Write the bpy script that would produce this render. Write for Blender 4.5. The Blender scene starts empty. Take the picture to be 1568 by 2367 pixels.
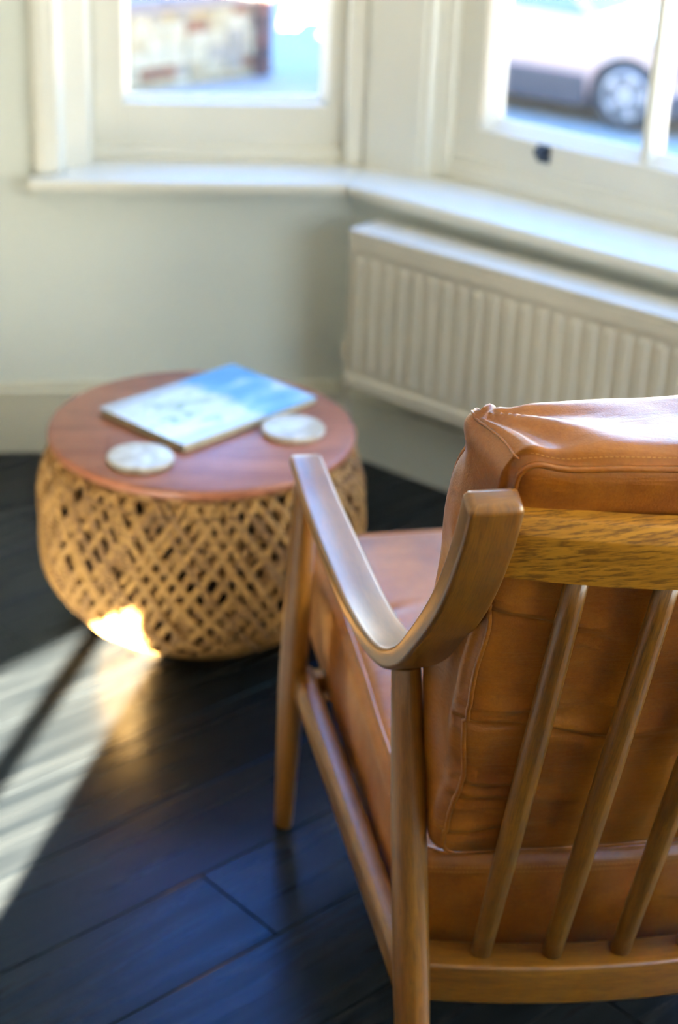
import bpy, bmesh, math, random
import numpy as np
from mathutils import Vector, Matrix

random.seed(7)
rng = np.random.default_rng(7)
C = bpy.context.scene.collection
SC = bpy.context.scene

# ------------------------------------------------------------------ camera
W_PX, H_PX, F_PX = 1568, 2367, 4047.0
TH, RO, CAM_H = math.radians(25.99), math.radians(2.443), 1.6
fwd = Vector((0, math.cos(TH), -math.sin(TH)))
r0 = Vector((1, 0, 0)); u0 = Vector((0, math.sin(TH), math.cos(TH)))
rt = math.cos(RO) * r0 + math.sin(RO) * u0
up = -math.sin(RO) * r0 + math.cos(RO) * u0
cam = bpy.data.cameras.new('camera')
cam_ob = bpy.data.objects.new('camera', cam); C.objects.link(cam_ob)
M = Matrix((( rt.x, up.x, -fwd.x, 0), (rt.y, up.y, -fwd.y, 0), (rt.z, up.z, -fwd.z, CAM_H), (0, 0, 0, 1)))
cam_ob.matrix_world = M
cam.sensor_fit = 'VERTICAL'; cam.sensor_height = 36.0
cam.lens = 36.0 * F_PX / H_PX
cam.clip_start = 0.02; cam.clip_end = 300
cam.dof.use_dof = True
cam.dof.focus_distance = 1.70
cam.dof.aperture_fstop = 3.6
SC.camera = cam_ob

# ------------------------------------------------------------------ world, sun, exposure
SKY = 2.9
wd = bpy.data.worlds.new('sky'); SC.world = wd; wd.use_nodes = True
nt = wd.node_tree; nt.nodes.clear()
wo = nt.nodes.new('ShaderNodeOutputWorld'); bg = nt.nodes.new('ShaderNodeBackground')
tc = nt.nodes.new('ShaderNodeTexCoord'); sp = nt.nodes.new('ShaderNodeSeparateXYZ')
cr = nt.nodes.new('ShaderNodeValToRGB')
nt.links.new(tc.outputs['Generated'], sp.inputs[0]); nt.links.new(sp.outputs['Z'], cr.inputs[0])
els = cr.color_ramp.elements
els[0].position = 0.0; els[0].color = (1.0, 0.98, 0.94, 1)
els[1].position = 1.0; els[1].color = (0.06, 0.25, 0.85, 1)
e = els.new(0.22); e.color = (0.90, 0.95, 0.98, 1)
e = els.new(0.36); e.color = (0.42, 0.76, 1.15, 1)
e = els.new(0.5); e.color = (0.12, 0.46, 1.3, 1)
nt.links.new(cr.outputs[0], bg.inputs[0]); bg.inputs[1].default_value = 3.4 * SKY
nt.links.new(bg.outputs[0], wo.inputs[0])

SUN_EL = math.radians(18.8)
SUN_DIR = Vector((0.19 * math.cos(SUN_EL), 0.982 * math.cos(SUN_EL), -math.sin(SUN_EL))).normalized()
sl = bpy.data.lights.new('sun', 'SUN'); sl.energy = 1350; sl.color = (1.0, 0.84, 0.62); sl.angle = math.radians(0.27)
so = bpy.data.objects.new('sun', sl); C.objects.link(so)
so.rotation_euler = SUN_DIR.to_track_quat('-Z', 'Y').to_euler(); so.location = (-3, -14, 6)

SC.view_settings.view_transform = 'Standard'; SC.view_settings.look = 'None'
SC.view_settings.gamma = 1.0; SC.view_settings.use_curve_mapping = False
SC.view_settings.exposure = 0.0
SC.cycles.use_denoising = True
SC.cycles.max_bounces = 10; SC.cycles.diffuse_bounces = 6; SC.cycles.sample_clamp_indirect = 12.0

# ------------------------------------------------------------------ helpers
def new_mat(name):
    m = bpy.data.materials.new(name); m.use_nodes = True
    return m, m.node_tree, m.node_tree.nodes['Principled BSDF']

def N(t, kind, **kw):
    n = t.nodes.new(kind)
    for k, v in kw.items():
        if k == 'inp':
            for a, b in v.items(): n.inputs[a].default_value = b
        else: setattr(n, k, v)
    return n

def L(t, a, b): t.links.new(a, b)

def ramp(t, fac, stops):
    r = N(t, 'ShaderNodeValToRGB'); L(t, fac, r.inputs[0])
    el = r.color_ramp.elements
    while len(el) < len(stops): el.new(0.5)
    for e_, (p_, c_) in zip(el, stops): e_.position = p_; e_.color = (*c_, 1)
    return r.outputs[0]

def simple(name, col, rough=0.5, noise=0.06, scale=8, bump=0.0, bscale=200, metal=0.0, coat=0.0, spec=0.5):
    m, t, b = new_mat(name)
    tx = N(t, 'ShaderNodeTexCoord')
    nz = N(t, 'ShaderNodeTexNoise', inp={'Scale': scale, 'Detail': 4.0})
    L(t, tx.outputs['Object'], nz.inputs['Vector'])
    lo = tuple(max(0, c * (1 - noise)) for c in col); hi = tuple(min(1, c * (1 + noise)) for c in col)
    L(t, ramp(t, nz.outputs[0], [(0.3, lo), (0.7, hi)]), b.inputs['Base Color'])
    b.inputs['Roughness'].default_value = rough; b.inputs['Metallic'].default_value = metal
    b.inputs['Coat Weight'].default_value = coat; b.inputs['Specular IOR Level'].default_value = spec
    if bump:
        n2 = N(t, 'ShaderNodeTexNoise', inp={'Scale': bscale, 'Detail': 2.0}); L(t, tx.outputs['Object'], n2.inputs['Vector'])
        bp = N(t, 'ShaderNodeBump', inp={'Strength': bump, 'Distance': 0.002}); L(t, n2.outputs[0], bp.inputs['Height'])
        L(t, bp.outputs[0], b.inputs['Normal'])
    return m

def wood(name, dark, light, pore, rough=0.42, tilt=0.0, gs=(5.0, 60.0), use_uv=True, coat=0.0, axis_rot=0.0, pore_amt=0.5, croug=0.3, pf=11):
    m, t, b = new_mat(name)
    tx = N(t, 'ShaderNodeTexCoord'); src = tx.outputs['UV'] if use_uv else tx.outputs['Object']
    mr = N(t, 'ShaderNodeMapping'); mr.inputs['Rotation'].default_value = (0, 0, tilt + axis_rot); L(t, src, mr.inputs[0])
    mp = N(t, 'ShaderNodeMapping'); mp.inputs['Scale'].default_value = (gs[0], gs[1], gs[1]); L(t, mr.outputs[0], mp.inputs[0])
    n1 = N(t, 'ShaderNodeTexNoise', inp={'Scale': 1.0, 'Detail': 5.0, 'Roughness': 0.6, 'Distortion': 0.6}); L(t, mp.outputs[0], n1.inputs['Vector'])
    mp2 = N(t, 'ShaderNodeMapping'); mp2.inputs['Scale'].default_value = (gs[0] * 7, gs[1] * pf, gs[1] * pf); L(t, mr.outputs[0], mp2.inputs[0])
    n2 = N(t, 'ShaderNodeTexNoise', inp={'Scale': 1.0, 'Detail': 3.0, 'Roughness': 0.7}); L(t, mp2.outputs[0], n2.inputs['Vector'])
    c1 = ramp(t, n1.outputs[0], [(0.32, dark), (0.66, light)])
    pf = ramp(t, n2.outputs[0], [(0.40, (1, 1, 1)), (0.53, (0, 0, 0))])
    ml = N(t, 'ShaderNodeMath', operation='MULTIPLY', inp={1: pore_amt}); L(t, pf, ml.inputs[0])
    mx = N(t, 'ShaderNodeMix', data_type='RGBA'); L(t, ml.outputs[0], mx.inputs[0]); L(t, c1, mx.inputs[6]); mx.inputs[7].default_value = (*pore, 1)
    L(t, mx.outputs[2], b.inputs['Base Color'])
    b.inputs['Roughness'].default_value = rough; b.inputs['Coat Weight'].default_value = coat; b.inputs['Coat Roughness'].default_value = croug
    bp = N(t, 'ShaderNodeBump', inp={'Strength': 0.15, 'Distance': 0.001}); L(t, n2.outputs[0], bp.inputs['Height']); L(t, bp.outputs[0], b.inputs['Normal'])
    return m

MAT = {}
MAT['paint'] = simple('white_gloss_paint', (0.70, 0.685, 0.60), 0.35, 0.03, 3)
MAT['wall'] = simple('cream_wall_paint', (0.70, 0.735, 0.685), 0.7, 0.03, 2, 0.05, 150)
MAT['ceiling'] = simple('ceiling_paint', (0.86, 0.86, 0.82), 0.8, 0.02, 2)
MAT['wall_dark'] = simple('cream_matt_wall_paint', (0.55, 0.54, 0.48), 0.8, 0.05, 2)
MAT['skirt'] = simple('skirting_paint', (0.66, 0.65, 0.55), 0.4, 0.03, 3)
MAT['radiator'] = simple('radiator_enamel', (0.66, 0.62, 0.53), 0.35, 0.02, 3)
MAT['oak'] = wood('oiled_oak', (0.145, 0.050, 0.003), (0.265, 0.105, 0.006), (0.055, 0.019, 0.002), 0.40, coat=0.8, croug=0.28)
MAT['oak_rail'] = wood('oiled_oak_rail', (0.30, 0.120, 0.006), (0.52, 0.235, 0.018), (0.10, 0.035, 0.003), 0.42, tilt=-0.20, gs=(5.0, 75.0), pf=3.2, pore_amt=0.75, coat=0.3)
MAT['walnut'] = wood('walnut_top', (0.20, 0.062, 0.030), (0.37, 0.140, 0.072), (0.13, 0.045, 0.024), 0.38, gs=(3.0, 22.0), use_uv=False, axis_rot=-0.15, pore_amt=0.5)
MAT['marble'] = None
MAT['steel'] = simple('dark_metal', (0.06, 0.08, 0.11), 0.4, 0.1, 30, metal=0.8)
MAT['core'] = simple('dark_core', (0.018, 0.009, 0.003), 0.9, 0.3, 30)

def rope_mat():
    m, t, b = new_mat('seagrass_rope')
    tx = N(t, 'ShaderNodeTexCoord'); oi = N(t, 'ShaderNodeObjectInfo')
    mp = N(t, 'ShaderNodeMapping'); mp.inputs['Scale'].default_value = (150, 40, 1); L(t, tx.outputs['UV'], mp.inputs[0])
    nz = N(t, 'ShaderNodeTexNoise', inp={'Scale': 1.0, 'Detail': 4.0}); L(t, mp.outputs[0], nz.inputs['Vector'])
    ad = N(t, 'ShaderNodeMath', operation='ADD'); L(t, nz.outputs[0], ad.inputs[0])
    ml = N(t, 'ShaderNodeMath', operation='MULTIPLY_ADD', inp={1: 0.3, 2: -0.15}); L(t, oi.outputs['Random'], ml.inputs[0]); L(t, ml.outputs[0], ad.inputs[1])
    L(t, ramp(t, ad.outputs[0], [(0.3, (0.13, 0.06, 0.012)), (0.7, (0.40, 0.215, 0.055))]), b.inputs['Base Color'])
    b.inputs['Roughness'].default_value = 0.6
    wv = N(t, 'ShaderNodeTexWave', inp={'Scale': 60.0, 'Distortion': 2.0}); mp2 = N(t, 'ShaderNodeMapping'); mp2.inputs['Rotation'].default_value = (0, 0, 0.7)
    L(t, tx.outputs['UV'], mp2.inputs[0]); L(t, mp2.outputs[0], wv.inputs['Vector'])
    bp = N(t, 'ShaderNodeBump', inp={'Strength': 0.8, 'Distance': 0.003}); L(t, wv.outputs[1], bp.inputs['Height']); L(t, bp.outputs[0], b.inputs['Normal'])
    return m
MAT['rope'] = rope_mat()

def leather_mat():
    m, t, b = new_mat('tan_leather')
    tx = N(t, 'ShaderNodeTexCoord')
    n1 = N(t, 'ShaderNodeTexNoise', inp={'Scale': 9.0, 'Detail': 6.0, 'Roughness': 0.6}); L(t, tx.outputs['Object'], n1.inputs['Vector'])
    n3 = N(t, 'ShaderNodeTexNoise', inp={'Scale': 260.0, 'Detail': 3.0}); L(t, tx.outputs['Object'], n3.inputs['Vector'])
    mixf = N(t, 'ShaderNodeMath', operation='MULTIPLY_ADD', inp={1: 0.25, 2: 0.0}); L(t, n3.outputs[0], mixf.inputs[0])
    ad = N(t, 'ShaderNodeMath', operation='ADD'); L(t, n1.outputs[0], ad.inputs[0]); L(t, mixf.outputs[0], ad.inputs[1])
    L(t, ramp(t, ad.outputs[0], [(0.45, (0.19, 0.050, 0.0035)), (0.8, (0.37, 0.125, 0.0095))]), b.inputs['Base Color'])
    b.inputs['Coat Weight'].default_value = 0.4; b.inputs['Coat Roughness'].default_value = 0.30
    n4 = N(t, 'ShaderNodeTexNoise', inp={'Scale': 30.0, 'Detail': 4.0}); L(t, tx.outputs['Object'], n4.inputs['Vector'])
    L(t, ramp(t, n4.outputs[0], [(0.3, (0.30, 0.30, 0.30)), (0.75, (0.46, 0.46, 0.46))]), b.inputs['Roughness'])
    vo = N(t, 'ShaderNodeTexVoronoi', feature='DISTANCE_TO_EDGE', inp={'Scale': 330.0}); L(t, tx.outputs['Object'], vo.inputs['Vector'])
    bp = N(t, 'ShaderNodeBump', inp={'Strength': 0.22, 'Distance': 0.0012}); L(t, vo.outputs['Distance'], bp.inputs['Height'])
    mpn = N(t, 'ShaderNodeMapping'); mpn.inputs['Scale'].default_value = (14, 40, 90); L(t, tx.outputs['Object'], mpn.inputs[0])
    n5 = N(t, 'ShaderNodeTexNoise', inp={'Scale': 1.0, 'Detail': 3.0, 'Distortion': 1.5}); L(t, mpn.outputs[0], n5.inputs['Vector'])
    bp2 = N(t, 'ShaderNodeBump', inp={'Strength': 0.25, 'Distance': 0.004}); L(t, n5.outputs[0], bp2.inputs['Height']); L(t, bp.outputs[0], bp2.inputs['Normal'])
    L(t, bp2.outputs[0], b.inputs['Normal'])
    return m
MAT['leather'] = leather_mat()
MAT['thread'] = simple('tan_thread', (0.50, 0.22, 0.05), 0.6)

def plank_mat():
    m, t, b = new_mat('dark_stained_floor')
    tx = N(t, 'ShaderNodeTexCoord'); oi = N(t, 'ShaderNodeObjectInfo')
    ad = N(t, 'ShaderNodeVectorMath', operation='ADD'); L(t, tx.outputs['Object'], ad.inputs[0])
    sc = N(t, 'ShaderNodeMath', operation='MULTIPLY', inp={1: 37.0}); L(t, oi.outputs['Random'], sc.inputs[0]); L(t, sc.outputs[0], ad.inputs[1])
    mp = N(t, 'ShaderNodeMapping'); mp.inputs['Scale'].default_value = (2.2, 34, 34); L(t, ad.outputs[0], mp.inputs[0])
    n1 = N(t, 'ShaderNodeTexNoise', inp={'Scale': 1.0, 'Detail': 5.0, 'Roughness': 0.6, 'Distortion': 0.4}); L(t, mp.outputs[0], n1.inputs['Vector'])
    f = N(t, 'ShaderNodeMath', operation='MULTIPLY_ADD', inp={1: 0.22, 2: -0.11}); L(t, oi.outputs['Random'], f.inputs[0])
    g = N(t, 'ShaderNodeMath', operation='ADD'); L(t, n1.outputs[0], g.inputs[0]); L(t, f.outputs[0], g.inputs[1])
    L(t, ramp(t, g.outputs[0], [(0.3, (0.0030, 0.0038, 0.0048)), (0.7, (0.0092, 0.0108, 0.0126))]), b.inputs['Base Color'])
    L(t, ramp(t, n1.outputs[0], [(0.3, (0.34, 0.34, 0.34)), (0.7, (0.24, 0.24, 0.24))]), b.inputs['Roughness'])
    b.inputs['Specular IOR Level'].default_value = 0.21
    b.inputs['Specular Tint'].default_value = (0.06, 0.45, 1.0, 1)  # sky reflection's blue put into this tint and the base colour
    bp = N(t, 'ShaderNodeBump', inp={'Strength': 0.35, 'Distance': 0.002}); L(t, n1.outputs[0], bp.inputs['Height']); L(t, bp.outputs[0], b.inputs['Normal'])
    return m
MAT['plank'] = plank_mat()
MAT['subfloor'] = simple('subfloor', (0.012, 0.011, 0.010), 0.9)

def marble_mat():
    m, t, b = new_mat('pale_marble')
    tx = N(t, 'ShaderNodeTexCoord'); oi = N(t, 'ShaderNodeObjectInfo')
    ad = N(t, 'ShaderNodeVectorMath', operation='ADD'); L(t, tx.outputs['Object'], ad.inputs[0]); L(t, oi.outputs['Random'], ad.inputs[1])
    n = N(t, 'ShaderNodeTexNoise', inp={'Scale': 22.0, 'Detail': 4.0, 'Distortion': 1.2}); L(t, ad.outputs[0], n.inputs['Vector'])
    L(t, ramp(t, n.outputs[0], [(0.38, (0.44, 0.37, 0.26)), (0.58, (0.68, 0.63, 0.52))]), b.inputs['Base Color'])
    b.inputs['Roughness'].default_value = 0.35
    return m
MAT['marble'] = marble_mat()

def glass_mat():
    m = bpy.data.materials.new('window_glass'); m.use_nodes = True; t = m.node_tree; t.nodes.clear()
    o = N(t, 'ShaderNodeOutputMaterial'); tr = N(t, 'ShaderNodeBsdfTransparent'); gl = N(t, 'ShaderNodeBsdfGlossy', inp={'Roughness': 0.02})
    tr.inputs[0].default_value = (0.96, 0.98, 0.97, 1)
    lw = N(t, 'ShaderNodeLayerWeight', inp={'Blend': 0.5}); mx = N(t, 'ShaderNodeMixShader')
    pw = N(t, 'ShaderNodeMath', operation='POWER', inp={1: 5.0}); fr = N(t, 'ShaderNodeMath', operation='MULTIPLY_ADD', inp={1: 0.9, 2: 0.03})
    L(t, lw.outputs['Facing'], pw.inputs[0]); L(t, pw.outputs[0], fr.inputs[0]); L(t, fr.outputs[0], mx.inputs[0]); L(t, tr.outputs[0], mx.inputs[1]); L(t, gl.outputs[0], mx.inputs[2]); L(t, mx.outputs[0], o.inputs[0])
    return m
MAT['glass'] = glass_mat()

def add_mesh(name, verts, faces, mat, parent=None, smooth=False, uvs=None, loc=None):
    me = bpy.data.meshes.new(name); me.from_pydata([tuple(v) for v in verts], [], faces); me.update()
    if uvs is not None:
        ul = me.uv_layers.new(name='uv'); ul.data.foreach_set('uv', np.asarray(uvs, dtype=np.float32).ravel())
    if smooth: me.polygons.foreach_set('use_smooth', [True] * len(me.polygons))
    ob = bpy.data.objects.new(name, me); C.objects.link(ob)
    if mat is not None: me.materials.append(mat)
    if parent is not None: ob.parent = parent
    if loc is not None: ob.location = loc
    return ob

class MB:
    def __init__(s): s.bm = bmesh.new()
    def hexa(s, pts, bevel=0.0, seg=2):
        b = bmesh.new(); vs = [b.verts.new(p) for p in pts]
        for f in ((0, 3, 2, 1), (4, 5, 6, 7), (0, 1, 5, 4), (1, 2, 6, 5), (2, 3, 7, 6), (3, 0, 4, 7)): b.faces.new([vs[i] for i in f])
        bmesh.ops.recalc_face_normals(b, faces=b.faces)
        if bevel: bmesh.ops.bevel(b, geom=list(b.edges), offset=bevel, segments=seg, affect='EDGES', profile=0.5)
        me = bpy.data.meshes.new('t'); b.to_mesh(me); b.free(); s.bm.from_mesh(me); bpy.data.meshes.remove(me)
    def prism(s, poly, z0, z1, bevel=0.0):
        b = bmesh.new(); n = len(poly)
        lo = [b.verts.new((p[0], p[1], z0)) for p in poly]; hi = [b.verts.new((p[0], p[1], z1)) for p in poly]
        b.faces.new(lo[::-1]); b.faces.new(hi)
        for i in range(n): b.faces.new((lo[i], lo[(i + 1) % n], hi[(i + 1) % n], hi[i]))
        bmesh.ops.recalc_face_normals(b, faces=b.faces)
        if bevel: bmesh.ops.bevel(b, geom=list(b.edges), offset=bevel, segments=2, affect='EDGES', profile=0.5)
        me = bpy.data.meshes.new('t'); b.to_mesh(me); b.free(); s.bm.from_mesh(me); bpy.data.meshes.remove(me)
    def box(s, c0, c1, bevel=0.0, mat=None, seg=2):
        x0, y0, z0 = c0; x1, y1, z1 = c1
        pts = [Vector(p) for p in ((x0, y0, z0), (x1, y0, z0), (x1, y1, z0), (x0, y1, z0), (x0, y0, z1), (x1, y0, z1), (x1, y1, z1), (x0, y1, z1))]
        if mat is not None: pts = [mat @ p for p in pts]
        s.hexa(pts, bevel, seg)
    def build(s, name, mat, parent=None, smooth=False):
        me = bpy.data.meshes.new(name); s.bm.to_mesh(me); s.bm.free()
        if smooth: me.polygons.foreach_set('use_smooth', [True] * len(me.polygons))
        if mat is not None: me.materials.append(mat)
        ob = bpy.data.objects.new(name, me); C.objects.link(ob)
        if parent is not None: ob.parent = parent
        return ob

def empty(name, loc=(0, 0, 0), rz=0.0):
    o = bpy.data.objects.new(name, None); C.objects.link(o); o.location = loc; o.rotation_euler = (0, 0, rz); o.empty_display_size = 0.1
    return o

def tag(o, label=None, cat=None, group=None, kind=None):
    for k, v in (('label', label), ('category', cat), ('group', group), ('kind', kind)):
        if v: o[k] = v
    return o

def lathe(profile, seg=64):
    vs, fs, uv = [], [], []
    n = len(profile)
    for i in range(seg):
        a = 2 * math.pi * i / seg
        for r_, z_ in profile: vs.append((r_ * math.cos(a), r_ * math.sin(a), z_))
    for i in range(seg):
        j = (i + 1) % seg
        for k in range(n - 1): fs.append((i * n + k, j * n + k, j * n + k + 1, i * n + k + 1))
    fs.append([i * n for i in range(seg)][::-1]); fs.append([i * n + n - 1 for i in range(seg)])
    return vs, fs

def section(a, b, r, k=4):
    """rounded rectangle, half sizes a, b, corner radius r; list of (x, y)"""
    r = min(r, a * 0.999, b * 0.999); out = []
    for cx, cy, a0 in ((a - r, b - r, 0), (-(a - r), b - r, 90), (-(a - r), -(b - r), 180), (a - r, -(b - r), 270)):
        for i in range(k + 1):
            an = math.radians(a0 + 90 * i / k); out.append((cx + r * math.cos(an), cy + r * math.sin(an)))
    return out

def sweep(name, path, side, half_a, half_b, rad, mat, parent=None, k=4, ends=0.004, uv_off=0.0, sect=None):
    """sweep a rounded rectangle along path; half_a lies along side; rounded ends"""
    P = [Vector(p) for p in path]; n = len(P)
    f = lambda v, i: v[i] if isinstance(v, (list, tuple, np.ndarray)) else v
    rings, ss = [], []
    def ring(i, pos, shrink, s):
        T = (P[min(i + 1, n - 1)] - P[max(i - 1, 0)]).normalized()
        S = Vector(side); S = (S - T * S.dot(T)).normalized(); Nn = T.cross(S)
        a, b = f(half_a, i) - shrink, f(half_b, i) - shrink
        rings.append([pos + S * x + Nn * y for x, y in (sect or section(a, b, max(f(rad, i) - shrink * 0.5, 0.0005), k))]); ss.append(s)
    T0 = (P[1] - P[0]).normalized(); T1 = (P[-1] - P[-2]).normalized()
    s = 0.0
    if ends:
        ring(0, P[0], ends, 0); ring(0, P[0] + T0 * ends * 0.3, ends * 0.3, ends * 0.3); ring(0, P[0] + T0 * ends, 0, ends)
    else: ring(0, P[0], 0, 0)
    for i in range(1, n - 1):
        s += (P[i] - P[i - 1]).length; ring(i, P[i], 0, s)
    s += (P[-1] - P[-2]).length
    if ends:
        ring(n - 1, P[-1] - T1 * ends, 0, s - ends); ring(n - 1, P[-1] - T1 * ends * 0.3, ends * 0.3, s - ends * .3); ring(n - 1, P[-1], ends, s)
    else: ring(n - 1, P[-1], 0, s)
    m = len(rings[0]); vs = [v for r_ in rings for v in r_]; fs, uv = [], []
    per = [0.0]
    for j in range(m): per.append(per[-1] + (rings[len(rings) // 2][(j + 1) % m] - rings[len(rings) // 2][j]).length)
    for i in range(len(rings) - 1):
        for j in range(m):
            j2 = (j + 1) % m
            fs.append((i * m + j, i * m + j2, (i + 1) * m + j2, (i + 1) * m + j))
            uv += [(ss[i] + uv_off, per[j] + uv_off), (ss[i] + uv_off, per[j + 1] + uv_off), (ss[i + 1] + uv_off, per[j + 1] + uv_off), (ss[i + 1] + uv_off, per[j] + uv_off)]
    c0 = list(range(m))[::-1]; c1 = [(len(rings) - 1) * m + j for j in range(m)]
    fs += [c0, c1]
    sec = sect or section(f(half_a, 0), f(half_b, 0), f(rad, 0), k)
    uv += [(sec[j][0] * .3 + uv_off, sec[j][1] + uv_off) for j in c0] + [(sec[j][0] * .3 + uv_off, sec[j][1] + uv_off) for j in range(m)]
    ob = add_mesh(name, vs, fs, mat, parent, True, uv)
    me = ob.data
    bm = bmesh.new(); bm.from_mesh(me); bmesh.ops.recalc_face_normals(bm, faces=bm.faces); bm.to_mesh(me); bm.free()
    return ob

def spline(pts, n):
    """Catmull-Rom through pts, n samples"""
    P = [np.array(p, float) for p in pts]; P = [2 * P[0] - P[1]] + P + [2 * P[-1] - P[-2]]
    out = []; m = len(P) - 3
    for i in range(n):
        t = i / (n - 1) * m; k = min(int(t), m - 1); u = t - k
        a, b, c, d = P[k:k + 4]
        out.append(tuple(0.5 * ((2 * b) + (-a + c) * u + (2 * a - 5 * b + 4 * c - d) * u * u + (-a + 3 * b - 3 * c + d) * u ** 3)))
    return out

class WallFrame:
    def __init__(s, O, d, n): s.O, s.d, s.n = Vector(O), Vector(d), Vector(n)
    def P(s, u, o, z): return s.O + s.d * u + s.n * o + Vector((0, 0, z))
    def box(s, mb, u0, u1, o0, o1, z0, z1, bevel=0.0, seg=2):
        mb.hexa([s.P(u0, o0, z0), s.P(u1, o0, z0), s.P(u1, o1, z0), s.P(u0, o1, z0), s.P(u0, o0, z1), s.P(u1, o0, z1), s.P(u1, o1, z1), s.P(u0, o1, z1)], bevel, seg)

# ------------------------------------------------------------------ room shell
AA, AB = math.radians(6.5), math.radians(38.5)
K = Vector((0, 3.61, 0))
dA = Vector((-math.cos(AA), -math.sin(AA), 0)); nA = Vector((math.sin(AA), -math.cos(AA), 0))
dB = Vector((math.cos(AB), -math.sin(AB), 0)); nB = Vector((-math.sin(AB), -math.cos(AB), 0))
FA = WallFrame(K, dA, nA); FB = WallFrame(K, dB, nB)
LA, LB, LS = 2.2, 3.2, 9.0
PA = K + dA * LA; PB = K + dB * LB
dS = nB.copy(); nS = -dB; FS = WallFrame(PB, dS, nS); Q1 = PB + dS * LS
dBk = (Q1 - PA); LK = dBk.length; dBk.normalize(); nBk = Vector((-dBk.y, dBk.x, 0))
if nBk.dot(K + Vector((0, -2, 0)) - PA) < 0: nBk = -nBk
FK = WallFrame(PA, dBk, nBk)
CEIL, TW = 2.75, 0.30

def struct(o): o['kind'] = 'structure'; return o

def wall(name, F, length, holes, ext0=0.25, ext1=0.25, TW=TW, mat='wall'):
    """one wall with rectangular openings (u0, u1, z0, z1)"""
    mb = MB(); u = -ext0
    for (a, b, z0, z1) in holes:
        if a > u + 1e-4: F.box(mb, u, a, -TW, 0, -0.3, CEIL)
        F.box(mb, a, b, -TW, 0, -0.3, z0); F.box(mb, a, b, -TW, 0, z1, CEIL); u = b
    F.box(mb, u, length + ext1, -TW, 0, -0.3, CEIL)
    return struct(mb.build(name, MAT[mat]))

ZS = 0.625           # sill top
HEAD = 2.25
wall('wall_left', FA, LA, [(-0.0, 0.635, ZS - 0.02, HEAD)], 0.0, 0.25)
wall('wall_front', FB, LB, [(0.0, 1.50, ZS - 0.02, HEAD), (1.80, 2.95, ZS - 0.02, HEAD)], 0.0, 0.25)
CU0, CU1, CZ0, CZ1 = 0.2, 1.75, 0.70, 1.85          # unseen window added for fill light, to the right of the camera
SU0, SU1, SZ0, SZ1 = 6.42, 7.75, 1.55, 2.32
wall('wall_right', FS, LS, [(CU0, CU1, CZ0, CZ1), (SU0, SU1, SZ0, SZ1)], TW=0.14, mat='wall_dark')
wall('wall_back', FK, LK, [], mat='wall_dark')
# corner block behind the bay post, above and below the windows
mb = MB(); cp = [K, K - nA * TW, K - nA * TW - nB * TW * 0.6, K - nB * TW]
mb.prism([(p.x, p.y) for p in cp], -0.3, ZS - 0.02); mb.prism([(p.x, p.y) for p in cp], HEAD, CEIL); struct(mb.build('wall_corner', MAT['wall']))

poly = [PA, K, PB, Q1]
# unseen storey above, added at a height that shades the street in front
mb = MB(); mb.prism([((p.x + (0.5 if p is PB else 0)), p.y) for p in (PA + (PA - K) * 1.0, K + Vector((0, .3, 0)), PB, Q1)], CEIL + 0.15, 3.5)
mb.box((-16, -2.5, -2.1), (-4.7, 2.8, 4.8))          # unseen block added as a next house, to shade the garden wall
struct(mb.build('wall_shade_blocks', MAT['wall']))
mb = MB(); big = [PA + (PA - K) * 0.2 + Vector((0, .3, 0)), K + Vector((0, .4, 0)), PB + Vector((.5, .2, 0)), Q1 + Vector((.1, -.6, 0))]
mb.prism([(p.x, p.y) for p in big], CEIL, CEIL + 0.15); struct(mb.build('ceiling', MAT['ceiling']))
mb = MB(); mb.prism([(p.x, p.y) for p in poly], -0.30, -0.022); floor = struct(mb.build('floor', MAT['subfloor']))

# floor planks: bevelled boards, each clipped to the room
PL_A = math.radians(43.0); PD = Vector((math.cos(PL_A), math.sin(PL_A), 0)); PN = Vector((-PD.y, PD.x, 0))
PW, PLEN, GAP = 0.172, 1.75, 0.0018
def clip(poly2, p, n):
    out = []
    for i in range(len(poly2)):
        a, b = poly2[i], poly2[(i + 1) % len(poly2)]; da, db = (a - p).dot(n), (b - p).dot(n)
        if da >= 0: out.append(a)
        if (da >= 0) != (db >= 0): out.append(a + (b - a) * (da / (da - db)))
    return out
JOINT = Vector((-0.12, 1.995, 0))       # a butt joint seen in the photograph
ju, jv = JOINT.dot(PD), JOINT.dot(PN)
pm = {}
far = MB(); n_far = 0
i0 = int((-9) / PW); 
for i in range(i0, -i0):
    v0 = jv + (i - 0.5) * PW
    off = ju + ((i * 0.6180339) % 1.0) * PLEN
    for j in range(-7, 8):
        a0 = off + j * PLEN
        rect = [PD * (a0 + GAP / 2) + PN * (v0 + GAP / 2), PD * (a0 + PLEN - GAP / 2) + PN * (v0 + GAP / 2), PD * (a0 + PLEN - GAP / 2) + PN * (v0 + PW - GAP / 2), PD * (a0 + GAP / 2) + PN * (v0 + PW - GAP / 2)]
        pts = rect
        for (p_, n_) in ((PA, nA), (K, nB), (PB, nS), (PA, nBk)):
            pts = clip(pts, p_, n_)
            if len(pts) < 3: break
        if len(pts) < 3: continue
        c = sum(pts, Vector()) / len(pts)
        near = -1.8 < c.x < 2.6 and 0.9 < c.y < 3.8
        if not near:
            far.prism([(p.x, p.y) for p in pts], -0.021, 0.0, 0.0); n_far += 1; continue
        mb = MB()
        loc = [((p - c).dot(PD), (p - c).dot(PN)) for p in pts]
        try: mb.prism(loc, -0.021, 0.0, 0.0014)
        except Exception: mb.prism(loc, -0.021, 0.0)
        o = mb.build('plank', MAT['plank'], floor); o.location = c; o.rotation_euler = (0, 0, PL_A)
o = far.build('plank_field', MAT['plank'], floor); o['kind'] = 'stuff'

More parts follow.
